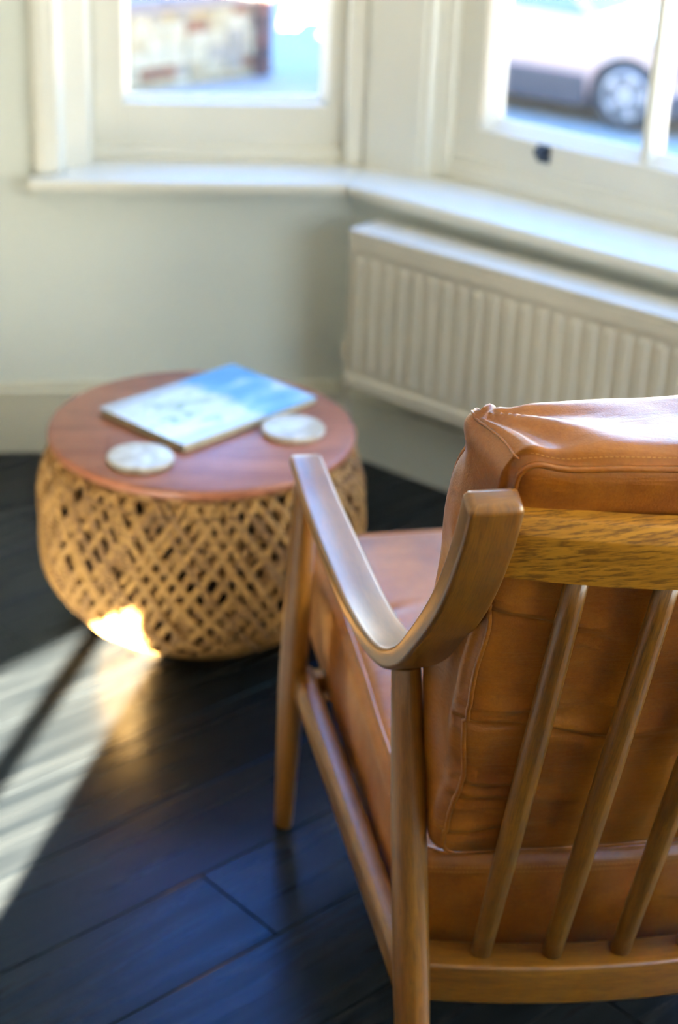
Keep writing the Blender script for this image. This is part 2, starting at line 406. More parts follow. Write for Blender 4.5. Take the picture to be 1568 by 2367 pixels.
# skirting boards
def skirting(name, F, u0, u1, h=0.165, t=0.02):
    mb = MB(); F.box(mb, u0, u1, 0, t, 0, h - 0.028, 0.002); F.box(mb, u0, u1, 0, t + 0.004, h - 0.030, h - 0.018, 0.002); F.box(mb, u0, u1, 0, t * 0.6, h - 0.019, h, 0.004)
    return struct(mb.build(name, MAT['skirt']))
skirting('baseboard_left', FA, 0.008, LA)
skirting('baseboard_front', FB, 0.008, LB)
skirting('baseboard_right', FS, 0.0, LS)
skirting('baseboard_back', FK, 0.0, LK)

# window sill board running round the bay corner
def miter(F, u_at0, o): return F.P(u_at0, o, 0)
t225 = math.tan(math.radians(22.5))
def corner_u(o): return -o * -t225 if False else o * t225        # u of the mitre at offset o (positive o = into the room)
mb = MB()
so_ = 0.062; sb_ = -0.20
pa = [FA.P(corner_u(so_), so_, 0), FA.P(0.672, so_, 0), FA.P(0.672, 0.0, 0), FA.P(0.60, 0.0, 0), FA.P(0.60, sb_, 0), FA.P(corner_u(sb_), sb_, 0)]
mb.prism([(p.x, p.y) for p in pa], ZS - 0.024, ZS, 0.006)
sill = mb
pb = [FB.P(corner_u(so_), so_, 0), FB.P(LB - 0.2, so_, 0), FB.P(LB - 0.2, 0.0, 0), FB.P(LB - .25, 0.0, 0), FB.P(LB - .25, sb_ - .03, 0), FB.P(corner_u(sb_ - .03), sb_ - .03, 0)]
sill.prism([(p.x, p.y) for p in pb], ZS - 0.024, ZS, 0.006)
struct(sill.build('trim_1', MAT['paint']))
# shadow-casting cove under the sill
mb = MB(); FA.box(mb, 0.01, 0.66, 0, 0.03, ZS - 0.045, ZS - 0.024, 0.004); FB.box(mb, 0.012, LB - .2, 0, 0.03, ZS - 0.045, ZS - 0.024, 0.004)
struct(mb.build('trim_2', MAT['wall']))

# ------------------------------------------------------------------ window 1 (left light of the bay)
w1 = struct(empty('window_1', FA.P(0.3, 0, ZS)))
def wpart(parent, name, F, boxes, mat='paint', bevel=0.004):
    mb = MB()
    for b in boxes: F.box(mb, *b, bevel)
    o = mb.build(name, MAT[mat]); o.parent = parent; o.matrix_parent_inverse = Matrix.Translation(-parent.location) if parent.rotation_euler.z == 0 else parent.matrix_world.inverted()
    return o
wpart(w1, 'architrave', FA, [(0.612, 0.662, -0.02, 0.020, ZS, HEAD + .06), (0.628, 0.655, 0.0, 0.026, ZS, HEAD + .05)])
mb = MB(); mb.prism([(FA.P(u, o_, 0).x, FA.P(u, o_, 0).y) for u, o_ in ((0.632, -0.25), (0.632, -0.004), (0.608, 0.004), (0.598, -0.040), (0.552, -0.056), (0.545, -0.122), (0.525, -0.25))], ZS - 0.02, HEAD, 0.002)
adopt2 = mb.build('jamb', MAT['paint']); adopt2.parent = w1; adopt2.matrix_parent_inverse = Matrix.Translation(-w1.location)
wpart(w1, 'jamb', FA, [(-0.075, 0.006, -0.26, -0.10, ZS - 0.02, HEAD), (-0.03, 0.010, -0.13, -0.085, ZS, HEAD)])
SA = -0.125
wpart(w1, 'stile', FA, [(0.478, 0.548, SA - 0.045, SA, ZS, HEAD)])
wpart(w1, 'stile', FA, [(0.004, 0.048, SA - 0.045, SA, ZS, HEAD)])
wpart(w1, 'bottom_rail', FA, [(0.046, 0.480, SA - 0.044, SA + 0.0012, ZS, 0.742), (0.0, 0.55, SA - 0.05, SA + 0.014, ZS, ZS + 0.028)])
wpart(w1, 'top_rail', FA, [(0.046, 0.480, SA - 0.045, SA, HEAD - 0.07, HEAD)])
wpart(w1, 'meeting_rail', FA, [(0.046, 0.480, SA - 0.045, SA, 1.46, 1.50)])
def splay(F, u0, u1, z0, z1, o0, o1, w):
    """four bevelled glazing beads round an opening: front edge at o0, glass edge at o1, width w"""
    out = []
    for kind in ('l', 'r', 'b', 't'):
        mb = MB()
        if kind == 'l': q = [(u0 - w, z0 - w), (u0, z0), (u0, z1), (u0 - w, z1 + w)]
        elif kind == 'r': q = [(u1 + w, z0 - w), (u1, z0), (u1, z1), (u1 + w, z1 + w)]
        elif kind == 'b': q = [(u0 - w, z0 - w), (u1 + w, z0 - w), (u1, z0), (u0, z0)]
        else: q = [(u0 - w, z1 + w), (u1 + w, z1 + w), (u1, z1), (u0, z1)]
        if kind in 'lr':
            A, B_, C_, D = q
            pts = [F.P(A[0], o1, A[1]), F.P(B_[0], o1, B_[1]), F.P(B_[0], o1 + 0.004, B_[1]), F.P(A[0], o0, A[1]),
                   F.P(D[0], o1, D[1]), F.P(C_[0], o1, C_[1]), F.P(C_[0], o1 + 0.004, C_[1]), F.P(D[0], o0, D[1])]
        else:
            A, B_, C_, D = q
            pts = [F.P(A[0], o1, A[1]), F.P(D[0], o1, D[1]), F.P(D[0], o1 + 0.004, D[1]), F.P(A[0], o0, A[1]),
                   F.P(B_[0], o1, B_[1]), F.P(C_[0], o1, C_[1]), F.P(C_[0], o1 + 0.004, C_[1]), F.P(B_[0], o0, B_[1])]
        mb.hexa(pts); out.append(mb)
    return out
def adopt(o, parent):
    o.parent = parent; o.matrix_parent_inverse = Matrix.Translation(-parent.location); return o
for m_ in splay(FA, 0.062, 0.466, 0.757, 1.45, SA - 0.004, SA - 0.035, 0.018): adopt(m_.build('glazing_bead', MAT['paint']), w1)
wpart(w1, 'pane', FA, [(0.046, 0.482, SA - 0.038, SA - 0.034, 0.735, 1.47)], 'glass', 0)
wpart(w1, 'pane', FA, [(0.046, 0.482, SA - 0.038, SA - 0.034, 1.49, HEAD - 0.06)], 'glass', 0)

# post at the bay corner
mb = MB()
pp = [FA.P(-0.028, -0.075, 0), FA.P(-0.05, -0.16, 0), FB.P(0.02, -0.2, 0), FB.P(0.10, -0.15, 0), FB.P(0.10, -0.088, 0)]
cen = sum(pp, Vector()) / len(pp)
mb.prism([(p.x, p.y) for p in pp], ZS - 0.02, HEAD, 0.004)
struct(mb.build('trim_3', MAT['paint']))

# ------------------------------------------------------------------ window 2 (front light of the bay) and its neighbour
def front_window(name, u0, cols, pw, mun):
    """sash window on wall B; u0 = left edge of the first pane"""
    F = FB; SB = -0.15; bw = 0.034
    w2 = struct(empty(name, F.P(u0 + 0.4, 0, ZS)))
    right = u0 + cols * pw + (cols - 1) * mun
    wpart(w2, 'jamb', F, [(u0 - 0.175, u0 - 0.125, -0.26, -0.095, ZS - 0.02, HEAD), (u0 - 0.128, u0 - 0.112, -0.2, -0.120, ZS, HEAD)])
    wpart(w2, 'staff_bead', F, [(u0 - 0.118, u0 - 0.094, -0.17, -0.128, ZS, HEAD)], bevel=0.008)
    wpart(w2, 'stile', F, [(u0 - 0.098, u0 - bw + 0.002, SB - 0.05, SB, ZS, HEAD)])
    wpart(w2, 'stile', F, [(right + bw - 0.002, right + 0.1, SB - 0.05, SB, ZS, HEAD)])
    wpart(w2, 'jamb', F, [(right + 0.095, right + 0.18, -0.26, -0.095, ZS - 0.02, HEAD)])
    wpart(w2, 'bottom_rail', F, [(u0 - 0.101, right + 0.101, SB - 0.051, SB + 0.0014, ZS, 0.738), (u0 - 0.11, right + 0.11, SB - 0.05, SB + 0.016, ZS, ZS + 0.034), (u0 - 0.1, right + 0.1, SB - 0.05, SB + 0.006, ZS + .03, ZS + 0.048)])
    wpart(w2, 'top_rail', F, [(u0 - 0.1, right + 0.1, SB - 0.05, SB, HEAD - 0.07, HEAD)])
    wpart(w2, 'meeting_rail', F, [(u0 - 0.1, right + 0.1, SB - 0.05, SB, 1.46, 1.50)])
    for m_ in splay(F, u0, right, 0.760, 1.44, SB - 0.002, SB - 0.040, 0.022): adopt(m_.build('glazing_bead', MAT['paint']), w2)
    for c in range(1, cols):
        a = u0 + c * pw + (c - 1) * mun
        mb = MB()
        for (z0, z1) in ((0.742, 1.465), (1.495, HEAD - 0.065)):
            pts2 = [(a - 0.002, SB - 0.044), (a + mun + 0.002, SB - 0.044), (a + mun + 0.002, SB - 0.034), (a + mun * .72, SB - 0.006), (a + mun * .28, SB - 0.006), (a - 0.002, SB - 0.034)]
            mb.prism([(F.P(u, o_, 0).x, F.P(u, o_, 0).y) for u, o_ in pts2], z0, z1)
        adopt(mb.build('muntin', MAT['paint']), w2)
    for c in range(cols):
        a = u0 + c * (pw + mun)
        for (z0, z1) in ((0.735, 1.47), (1.49, HEAD - 0.06)):
            wpart(w2, 'pane', F, [(a - 0.012, a + pw + 0.012, SB - 0.046, SB - 0.042, z0, z1)], 'glass', 0)
    return w2
w2 = front_window('window_2', 0.238, 3, 0.338, 0.036)
w3 = front_window('window_3', 1.98, 2, 0.36, 0.036)
# sash lift on the bottom rail of window 2
mb = MB(); uL = 0.370; SBL = -0.15
FB.box(mb, uL - 0.016, uL + 0.016, SBL, SBL + 0.004, 0.700, 0.735, 0.0015)
FB.box(mb, uL - 0.010, uL + 0.010, SBL + 0.002, SBL + 0.026, 0.716, 0.721, 0.002)
FB.box(mb, uL - 0.010, uL + 0.010, SBL + 0.022, SBL + 0.027, 0.718, 0.732, 0.002)
o = adopt(mb.build('sash_lift', MAT['steel']), w2); o['label'] = 'small dark metal sash lift on the bottom rail'

# window 4: the sunny window behind the camera
w4 = struct(empty('window_4', FS.P((SU0 + SU1) / 2, 0, SZ0)))
wpart(w4, 'jamb', FS, [(SU0 - .03, SU0, -0.15, 0.0, SZ0, SZ1)]); wpart(w4, 'jamb', FS, [(SU1, SU1 + .03, -0.15, 0.0, SZ0, SZ1)])
wpart(w4, 'bottom_rail', FS, [(SU0, SU1, -0.15, 0.0, SZ0, SZ0 + .03)])
for u_ in (6.79, 7.42): wpart(w4, 'mullion', FS, [(u_, u_ + .056, -0.078, -0.058, SZ0, SZ1)], bevel=0.002)
wpart(w4, 'pane', FS, [(SU0, SU1, -0.072, -0.068, SZ0, SZ1)], 'glass', 0)

w5 = struct(empty('window_fill', FS.P((CU0 + CU1) / 2, 0, CZ0)))  # added window, put here to fill the room with daylight
wpart(w5, 'jamb', FS, [(CU0 - .03, CU0, -0.15, 0.0, CZ0, CZ1)]); wpart(w5, 'jamb', FS, [(CU1, CU1 + .03, -0.15, 0.0, CZ0, CZ1)])
wpart(w5, 'bottom_rail', FS, [(CU0, CU1, -0.15, 0.03, CZ0 - .02, CZ0 + .03)])
wpart(w5, 'mullion', FS, [((CU0 + CU1) / 2 - .02, (CU0 + CU1) / 2 + .02, -0.09, -0.05, CZ0, CZ1)])
wpart(w5, 'pane', FS, [(CU0, CU1, -0.072, -0.068, CZ0, CZ1)], 'glass', 0)
# ------------------------------------------------------------------ radiator
RU0, RU1, RO0, RO1, RZ0, RZ1 = 0.108, 1.40, 0.042, 0.142, 0.222, 0.566
rad = empty('radiator', FB.P((RU0 + RU1) / 2, 0.09, RZ0))
tag(rad, 'cream panel radiator with vertical ribs on the wall under the window sill', 'radiator')
wpart(rad, 'front_panel', FB, [(RU0 + .003, RU1 - .003, RO1 - 0.016, RO1 - 0.007, RZ0, RZ1 - .012), (RU0 + .003, RU1 - .003, RO1 - .016, RO1 + .001, RZ1 - .045, RZ1 - .010), (RU0 + .003, RU1 - .003, RO1 - .016, RO1 + .001, RZ0, RZ0 + .030)], 'radiator')
wpart(rad, 'back_panel', FB, [(RU0 + .01, RU1 - .01, RO0, RO0 + 0.012, RZ0 + .005, RZ1 - .012)], 'radiator')
wpart(rad, 'top_grille', FB, [(RU0, RU1, RO0 - 0.004, RO1 + 0.002, RZ1 - 0.012, RZ1)], 'radiator', 0.004)
for s_ in (RU0, RU1 - 0.005): wpart(rad, 'side_panel', FB, [(s_, s_ + 0.005, RO0 + 0.004, RO1 - 0.004, RZ0 + .01, RZ1 - .006)], 'radiator', 0.001)
def rib_mesh():
    prof = [(-0.0125, 0.0), (-0.0085, 0.0065), (0.0085, 0.0065), (0.0125, 0.0)]
    z0, z1 = 0.035, RZ1 - RZ0 - 0.052
    vs = []
    for z, k in ((z0, 0.0), (z0 + .012, 1.0), (z1 - .012, 1.0), (z1, 0.0)):
        for u, o_ in prof: vs.append((u, o_ * k, z))
    fs = []
    for i in range(3):
        for j in range(3): fs.append((i * 4 + j, i * 4 + j + 1, (i + 1) * 4 + j + 1, (i + 1) * 4 + j))
    me = bpy.data.meshes.new('rib'); me.from_pydata(vs, [], fs); me.materials.append(MAT['radiator']); return me
rm = rib_mesh(); RP = 0.037; k = 0; uu = RU0 + 0.026
while uu < RU1 - 0.02:
    o = bpy.data.objects.new('rib', rm); C.objects.link(o); o.parent = rad
    w_ = FB.P(uu, RO1 - 0.0075, RZ0); mw = Matrix(((dB.x, nB.x, 0, w_.x - rad.location.x), (dB.y, nB.y, 0, w_.y - rad.location.y), (0, 0, 1, w_.z - rad.location.z), (0, 0, 0, 1)))
    o.matrix_basis = mw; uu += RP
# bracket feet that hold it to the wall
wpart(rad, 'bracket', FB, [(RU0 + .12, RU0 + .15, 0.0, RO0 + .004, RZ0 + .05, RZ1 - .05)], 'radiator')
wpart(rad, 'bracket', FB, [(RU1 - .15, RU1 - .12, 0.0, RO0 + .004, RZ0 + .05, RZ1 - .05)], 'radiator')
mb = MB(); FB.box(mb, RU0 - 0.035, RU0 + 0.004, 0.080, 0.098, RZ0 + .018, RZ0 + .036, .004); FB.box(mb, RU0 - 0.038, RU0 - 0.022, 0.081, 0.097, 0.0, RZ0 + .040, .005); FB.box(mb, RU0 - .045, RU0 - .015, .074, .104, RZ0 + .036, RZ0 + .082, .008)
o = adopt(mb.build('valve', MAT['radiator']), rad)

# ------------------------------------------------------------------ round rope table
TC = Vector((-0.2475, 2.842, 0)); TZ = 0.372
tb = empty('side_table', TC); tag(tb, 'round drum table with walnut top and open woven rope base by the bay window', 'table')
prof = [(0.0, TZ - .020), (0.262, TZ - .020), (0.268, TZ - .018), (0.2715, TZ - .012), (0.272, TZ - .006), (0.270, TZ - .002), (0.266, TZ), (0.0, TZ)]
prof[0] = (0.001, prof[0][1]); prof[-1] = (0.001, TZ)
v, f_ = lathe(prof, 96)
top = add_mesh('table_top', v, f_, MAT['walnut'], tb, True)
m_ = top.modifiers.new('n', 'EDGE_SPLIT'); m_.split_angle = math.radians(50)
RPROF = [(0.0, .160), (.006, .186), (.020, .214), (.045, .246), (.075, .270), (.11, .286), (.16, .2955), (.21, .297), (.26, .293), (.305, .284), (.335, .272), (.352, .256)]
def prad(z): return float(np.interp(z, [a for a, b in RPROF], [b for a, b in RPROF]))
cl = [0.0]
for (a, b), (c, d) in zip(RPROF[:-1], RPROF[1:]): cl.append(cl[-1] + math.hypot(c - a, d - b))
def pr_at(s):   # s in 0..1 along the profile
    t = s * cl[-1]; return float(np.interp(t, cl, [b for a, b in RPROF])), float(np.interp(t, cl, [a for a, b in RPROF]))
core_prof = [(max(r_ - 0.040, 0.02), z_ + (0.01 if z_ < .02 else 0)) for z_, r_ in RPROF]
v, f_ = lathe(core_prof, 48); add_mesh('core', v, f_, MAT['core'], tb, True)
def strand_mesh(twist, dr, rad_, wob, ph, slope=0.0):
    pts = []; n = 26
    for i in range(n):
        s = i / (n - 1); r_, z_ = pr_at(s)
        a = twist * (s - 0.5) + wob * math.sin(ph + s * 5.3)
        rr = r_ - dr + 0.0030 * math.sin(ph * 1.7 + s * 17)
        pts.append(Vector((rr * math.cos(a), rr * math.sin(a), z_ * 0.985 + 0.006)))
    vs, fs, uv = [], [], []; m = 6; s_ = 0
    for i, p in enumerate(pts):
        T = (pts[min(i + 1, n - 1)] - pts[max(i - 1, 0)]).normalized(); O_ = Vector((p.x, p.y, 0)).normalized(); S = T.cross(O_).normalized(); Nn = S.cross(T)
        for j in range(m):
            an = 2 * math.pi * j / m; vs.append(p + S * rad_ * 1.15 * math.cos(an) + Nn * rad_ * 0.9 * math.sin(an))
    for i in range(n - 1):
        for j in range(m):
            j2 = (j + 1) % m; fs.append((i * m + j, i * m + j2, (i + 1) * m + j2, (i + 1) * m + j))
            uv += [(i * .016, j * .006), (i * .016, (j + 1) * .006), ((i + 1) * .016, (j + 1) * .006), ((i + 1) * .016, j * .006)]
    fs += [list(range(m))[::-1], [(n - 1) * m + j for j in range(m)]]; uv += [(0, 0)] * 12
    me = bpy.data.meshes.new('rope_strand'); me.from_pydata([tuple(q) for q in vs], [], fs)
    me.uv_layers.new(name='uv').data.foreach_set('uv', np.array(uv, dtype=np.float32).ravel())
    me.polygons.foreach_set('use_smooth', [True] * len(me.polygons)); me.materials.append(MAT['rope'])
    return me
fams = [(60, 1.04, 0.0070, 0.0058), (60, -1.04, 0.0060, 0.0058), (54, 0.66, 0.0165, 0.0056), (54, -0.70, 0.0175, 0.0056)]
for cnt, tw, dr, rr in fams:
    vars_ = [strand_mesh(tw * k_, dr, rr, 0.02, ph) for k_, ph in ((1.0, 0.3), (0.93, 2.1), (1.06, 4.0))]
    for i in range(cnt):
        o = bpy.data.objects.new('rope_strand', vars_[random.randrange(3)]); C.objects.link(o); o.parent = tb
        o.rotation_euler = (0, 0, 2 * math.pi * i / cnt + random.uniform(-.034, .034) + tw)
for z_, nm in ((0.006, 'base_ring'), (0.345, 'top_ring')):
    r_ = prad(z_) - 0.012; vs, fs = lathe([(r_ + 0.008 * math.cos(a), max(z_ + 0.007 * math.sin(a), 0.0005)) for a in np.linspace(0, 2 * math.pi, 9)[:-1]], 64)
    fs = fs[:-2] + [(i * 8 + 7, ((i + 1) % 64) * 8 + 7, ((i + 1) % 64) * 8, i * 8) for i in range(64)]
    add_mesh(nm, vs, fs, MAT['rope'], tb, True)

# coasters
def coaster(loc, label, first=None):
    if first is None:
        v, f_ = lathe([(0.001, 0), (0.053, 0), (0.056, 0.003), (0.0565, 0.009), (0.0545, 0.0115), (0.050, 0.0125), (0.001, 0.0125)], 48)
        o = add_mesh('coaster', v, f_, MAT['marble'], None, True)
    else:
        o = first.copy(); C.objects.link(o); o.rotation_euler = (0, 0, 1.9)
    o.location = loc; tag(o, label, 'coaster', 'round coasters on the side table'); return o
c1 = coaster((-0.3375, 2.680, TZ), 'round pale marbled coaster at the front left of the walnut table top, by the book')
c2 = coaster((-0.0870, 2.8305, TZ), 'round pale marbled coaster beside the long edge of the book, nearest the chair', c1)

# book / magazine
def cover_mat():
    m, t, b = new_mat('printed_cover')
    tx = N(t, 'ShaderNodeTexCoord'); sp_ = N(t, 'ShaderNodeSeparateXYZ'); L(t, tx.outputs['Object'], sp_.inputs[0])
    mp = N(t, 'ShaderNodeMapping'); mp.inputs['Scale'].default_value = (7, 16, 1); mp.inputs['Location'].default_value = (0.35, 0.2, 0); L(t, tx.outputs['Object'], mp.inputs[0])
    n1 = N(t, 'ShaderNodeTexNoise', inp={'Scale': 1.0, 'Detail': 3.0, 'Distortion': 0.5}); L(t, mp.outputs[0], n1.inputs['Vector'])
    sky_c = ramp(t, n1.outputs[0], [(0.42, (0.08, 0.27, 0.48)), (0.54, (0.20, 0.42, 0.58)), (0.66, (0.56, 0.65, 0.68))])
    mp2 = N(t, 'ShaderNodeMapping'); mp2.inputs['Scale'].default_value = (12, 24, 1); mp2.inputs['Location'].default_value = (1.7, 0.6, 0); L(t, tx.outputs['Object'], mp2.inputs[0])
    n2 = N(t, 'ShaderNodeTexNoise', inp={'Scale': 1.0, 'Detail': 3.0, 'Distortion': 0.8}); L(t, mp2.outputs[0], n2.inputs['Vector'])
    snow_c = ramp(t, n2.outputs[0], [(0.36, (0.26, 0.33, 0.12)), (0.43, (0.55, 0.60, 0.50)), (0.50, (0.70, 0.73, 0.72))])
    # edge strip of grey land along both long edges
    ab = N(t, 'ShaderNodeMath', operation='ABSOLUTE'); L(t, sp_.outputs['Y'], ab.inputs[0])
    ef = ramp(t, ab.outputs[0], [(0.080, (0, 0, 0)), (0.093, (1, 1, 1))])
    mx0 = N(t, 'ShaderNodeMix', data_type='RGBA'); L(t, ef, mx0.inputs[0]); L(t, snow_c, mx0.inputs[6]); mx0.inputs[7].default_value = (0.42, 0.43, 0.40, 1)
    wob = N(t, 'ShaderNodeMath', operation='MULTIPLY_ADD', inp={1: 0.10, 2: -0.05}); L(t, n2.outputs[0], wob.inputs[0])
    xs = N(t, 'ShaderNodeMath', operation='ADD'); L(t, sp_.outputs['X'], xs.inputs[0]); L(t, wob.outputs[0], xs.inputs[1])
    sf = ramp(t, xs.outputs[0], [(0.025, (0, 0, 0)), (0.045, (1, 1, 1))])
    mx = N(t, 'ShaderNodeMix', data_type='RGBA'); L(t, sf, mx.inputs[0]); L(t, mx0.outputs[2], mx.inputs[6]); L(t, sky_c, mx.inputs[7])
    L(t, mx.outputs[2], b.inputs['Base Color']); b.inputs['Roughness'].default_value = 0.28; b.inputs['Coat Weight'].default_value = 0.3
    return m
bk = empty('book', (-0.2415, 2.9167, TZ), math.radians(48)); tag(bk, 'thin glossy photo book with a blue sky cover lying on the walnut table', 'book')
MAT['pages'] = simple('page_edges', (0.55, 0.46, 0.30), 0.8, 0.15, 90)
mb = MB(); mb.box((-0.161, -0.110, 0.0025), (0.161, 0.106, 0.0125)); mb.build('pages', MAT['pages'], bk)
mb = MB(); mb.box((-0.164, -0.112, 0.0), (0.164, 0.112, 0.003), 0.001); mb.build('back_cover', simple('back_cover_board', (0.10, 0.09, 0.07), 0.5), bk)
vs, fs = [], []; nx, ny = 20, 12
for side_ in (0, 1):
    for i in range(nx + 1):
        for j in range(ny + 1):
            x = -0.164 + 0.328 * i / nx; y = -0.112 + 0.224 * j / ny
            vs.append((x, y, 0.0125 + (0.0018 if side_ else 0.0) + 0.0015 * max(0, -x / .164) ** 2))
n_ = (nx + 1) * (ny + 1)
for i in range(nx):
    for j in range(ny):
        a = i * (ny + 1) + j; fs.append((a, a + 1, a + ny + 2, a + ny + 1)); a += n_; fs.append((a, a + ny + 1, a + ny + 2, a + 1))
rim = [i * (ny + 1) for i in range(nx + 1)] + [nx * (ny + 1) + j for j in range(1, ny + 1)] + [i * (ny + 1) + ny for i in range(nx - 1, -1, -1)] + [j for j in range(ny - 1, 0, -1)]
for a, b in zip(rim, rim[1:] + rim[:1]): fs.append((a, b, b + n_, a + n_))
add_mesh('front_cover', vs, fs, cover_mat(), bk)

# ------------------------------------------------------------------ armchair  (local: u = right, v = facing, z up)
CH_PHI = math.radians(12.4)
chair = empty('armchair', (-0.051 + 0.307 * math.cos(CH_PHI), 2.238 + 0.307 * math.sin(CH_PHI), 0), CH_PHI)
tag(chair, 'oak framed lounge armchair with tan leather cushions and spindle back', 'armchair')
HW = 0.307
armv = [(0.004, .589), (-.05, .5835), (-.109, .577), (-.17, .574), (-.234, .572), (-.31, .5715), (-.391, .573), (-.47, .582), (-.54, .598), (-.60, .622), (-.66, .662), (-.714, .714), (-.765, .768), (-.805, .818), (-.836, .868), (-.858, .912), (-.870, .944)]
ap = spline(armv, 60)
for sgn in (-1, 1):
    n = len(ap); ha = [float(np.interp(i / (n - 1), [0, .08, .25, .55, .8, 1], [.0225, .0240, .0262, .0265, .0265, .0258])) for i in range(n)]
    hb = [float(np.interp(i / (n - 1), [0, .3, .6, .85, 1], [.0095, .011, .0125, .014, .015])) for i in range(n)]
    pth = [(sgn * (HW - 0.002 * math.sin(3 * i / n)), v_, z_) for i, (v_, z_) in enumerate(ap)]
    sweep('arm', pth, (1, 0, 0), ha, hb, 0.0055, MAT['oak'], chair, 4, 0.008, 0.3 * sgn)
    # front leg and raked rear leg
    fl = spline([(sgn * .331, -.045, 0.0), (sgn * .323, -.047, .28), (sgn * .314, -.050, .574)], 14)
    rr = [float(np.interp(p_[2], [0, .25, .45, .57], [.0135, .0205, .019, .0165])) for p_ in fl]
    sweep('leg', fl, (1, 0, 0), rr, rr, 0.03, MAT['oak'], chair, 5, 0.002, 0.1 * sgn)
    rl = spline([(sgn * .294, -.745, 0.0), (sgn * .299, -.690, .25), (sgn * .307, -.611, .618)], 14)
    rr = [float(np.interp(p_[2], [0, .25, .45, .61], [.0165, .0215, .0200, .0165])) for p_ in rl]
    sweep('leg', rl, (1, 0, 0), rr, rr, 0.03, MAT['oak'], chair, 5, 0.002, 0.2 * sgn)
    sr = [(sgn * .309, -.045, .256), (sgn * .306, -.25, .252), (sgn * .303, -.46, .246), (sgn * .300, -.682, .239)]
    sweep('side_rail', spline(sr, 12), (1, 0, 0), 0.0155, 0.0225, 0.009, MAT['oak'], chair, 4, 0.0, 0.4 * sgn)
# curved top rail
RT = math.radians(20)
def rail_v(u, c, k): return c + k * u * u
pth = [(u, rail_v(u, -.876, .75), .8745) for u in np.linspace(-.283, .283, 41)]
def rail_sweep(name, pth, hh, ht, tilt, rad_, mat, off):
    side_ = Vector((0, -math.sin(tilt), math.cos(tilt)))
    h, t_ = hh, ht
    sect = [(-h + .004, -t_), (-h, -t_ + .004), (-h, t_ - .003), (-h + .003, t_), (0, t_), (h - .014, t_), (h - .012, t_ - .001), (h - .0025, t_ - .0095), (h - .0006, t_ - .0115), (h, t_ - .014), (h, -t_ + .004), (h - .004, -t_)]
    o = sweep(name, pth, side_, hh, ht, rad_, mat, chair, 4, 0.0, off, sect)
    m2 = o.modifiers.new('n', 'EDGE_SPLIT'); m2.split_angle = math.radians(28); return o
rail_sweep('top_rail', pth, 0.0370, 0.0155, RT, 0.006, MAT['oak_rail'], 0.0)
# bottom (seat) rail at the back, bowed, and a front seat rail
pth = [(u, -.6785 + .50 * u * u, .2165) for u in np.linspace(-.290, .290, 31)]
sweep('seat_rail', pth, (0, 0, 1), 0.0278, 0.0235, 0.005, MAT['oak'], chair, 4, 0.0, 0.7)
sweep('seat_rail', [(-.318, -.047, .245), (0, -.047, .245), (.318, -.047, .245)], (0, 0, 1), 0.022, 0.0155, 0.007, MAT['oak'], chair, 4, 0.0, 0.9)
for i in range(6):
    ub = (i - 2.5) * .0822; ut = ub * 1.0
    vb = -.6785 + .50 * ub * ub + .006; vt = rail_v(ut, -.876, .75) + .012
    a = Vector((ub, vb, .238)); b = Vector((ut, vt, .846)); pts_ = [a.lerp(b, t_) for t_ in np.linspace(0, 1, 12)]
    rr = [.0115 + .0018 * math.sin(math.pi * t_) for t_ in np.linspace(0, 1, 12)]
    sweep('slat', pts_, (1, 0, 0), rr, rr, 0.02, MAT['oak'], chair, 4, 0.0, 0.13 * i)

# cushions ----------------------------------------------------------------------------------
def cube_grid(nx, ny, nz):
    idx, vs, fs = {}, [], []
    def vid(i, j, k):
        key = (i, j, k)
        if key not in idx: idx[key] = len(vs); vs.append((2 * i / nx - 1, 2 * j / ny - 1, 2 * k / nz - 1))
        return idx[key]
    for i in range(nx):
        for j in range(ny):
            fs.append((vid(i, j, 0), vid(i, j + 1, 0), vid(i + 1, j + 1, 0), vid(i + 1, j, 0))); fs.append((vid(i, j, nz), vid(i + 1, j, nz), vid(i + 1, j + 1, nz), vid(i, j + 1, nz)))
    for i in range(nx):
        for k in range(nz):
            fs.append((vid(i, 0, k), vid(i + 1, 0, k), vid(i + 1, 0, k + 1), vid(i, 0, k + 1))); fs.append((vid(i, ny, k), vid(i, ny, k + 1), vid(i + 1, ny, k + 1), vid(i + 1, ny, k)))
    for j in range(ny):
        for k in range(nz):
            fs.append((vid(0, j, k), vid(0, j, k + 1), vid(0, j + 1, k + 1), vid(0, j + 1, k))); fs.append((vid(nx, j, k), vid(nx, j + 1, k), vid(nx, j + 1, k + 1), vid(nx, j, k + 1)))
    return np.array(vs), fs

def rbox(p, h, r):
    h = np.array(h); x = p * h; q = np.clip(x, -(h - r), h - r); d = x - q; ln = np.linalg.norm(d, axis=1, keepdims=True); ln[ln == 0] = 1
    return q + r * d / ln

def sstep(a, b, x): t = np.clip((x - a) / (b - a), 0, 1); return t * t * (3 - 2 * t)
def vnoise(x, y, seed):
    """smooth value noise on a lattice"""
    g = np.random.default_rng(seed).random((64, 64)); xi = np.floor(x).astype(int); yi = np.floor(y).astype(int); fx = x - xi; fy = y - yi
    fx = fx * fx * (3 - 2 * fx); fy = fy * fy * (3 - 2 * fy); a = g[xi % 64, yi % 64]; b = g[(xi + 1) % 64, yi % 64]; c = g[xi % 64, (yi + 1) % 64]; d = g[(xi + 1) % 64, (yi + 1) % 64]
    return (a * (1 - fx) + b * fx) * (1 - fy) + (c * (1 - fx) + d * fx) * fy - 0.5

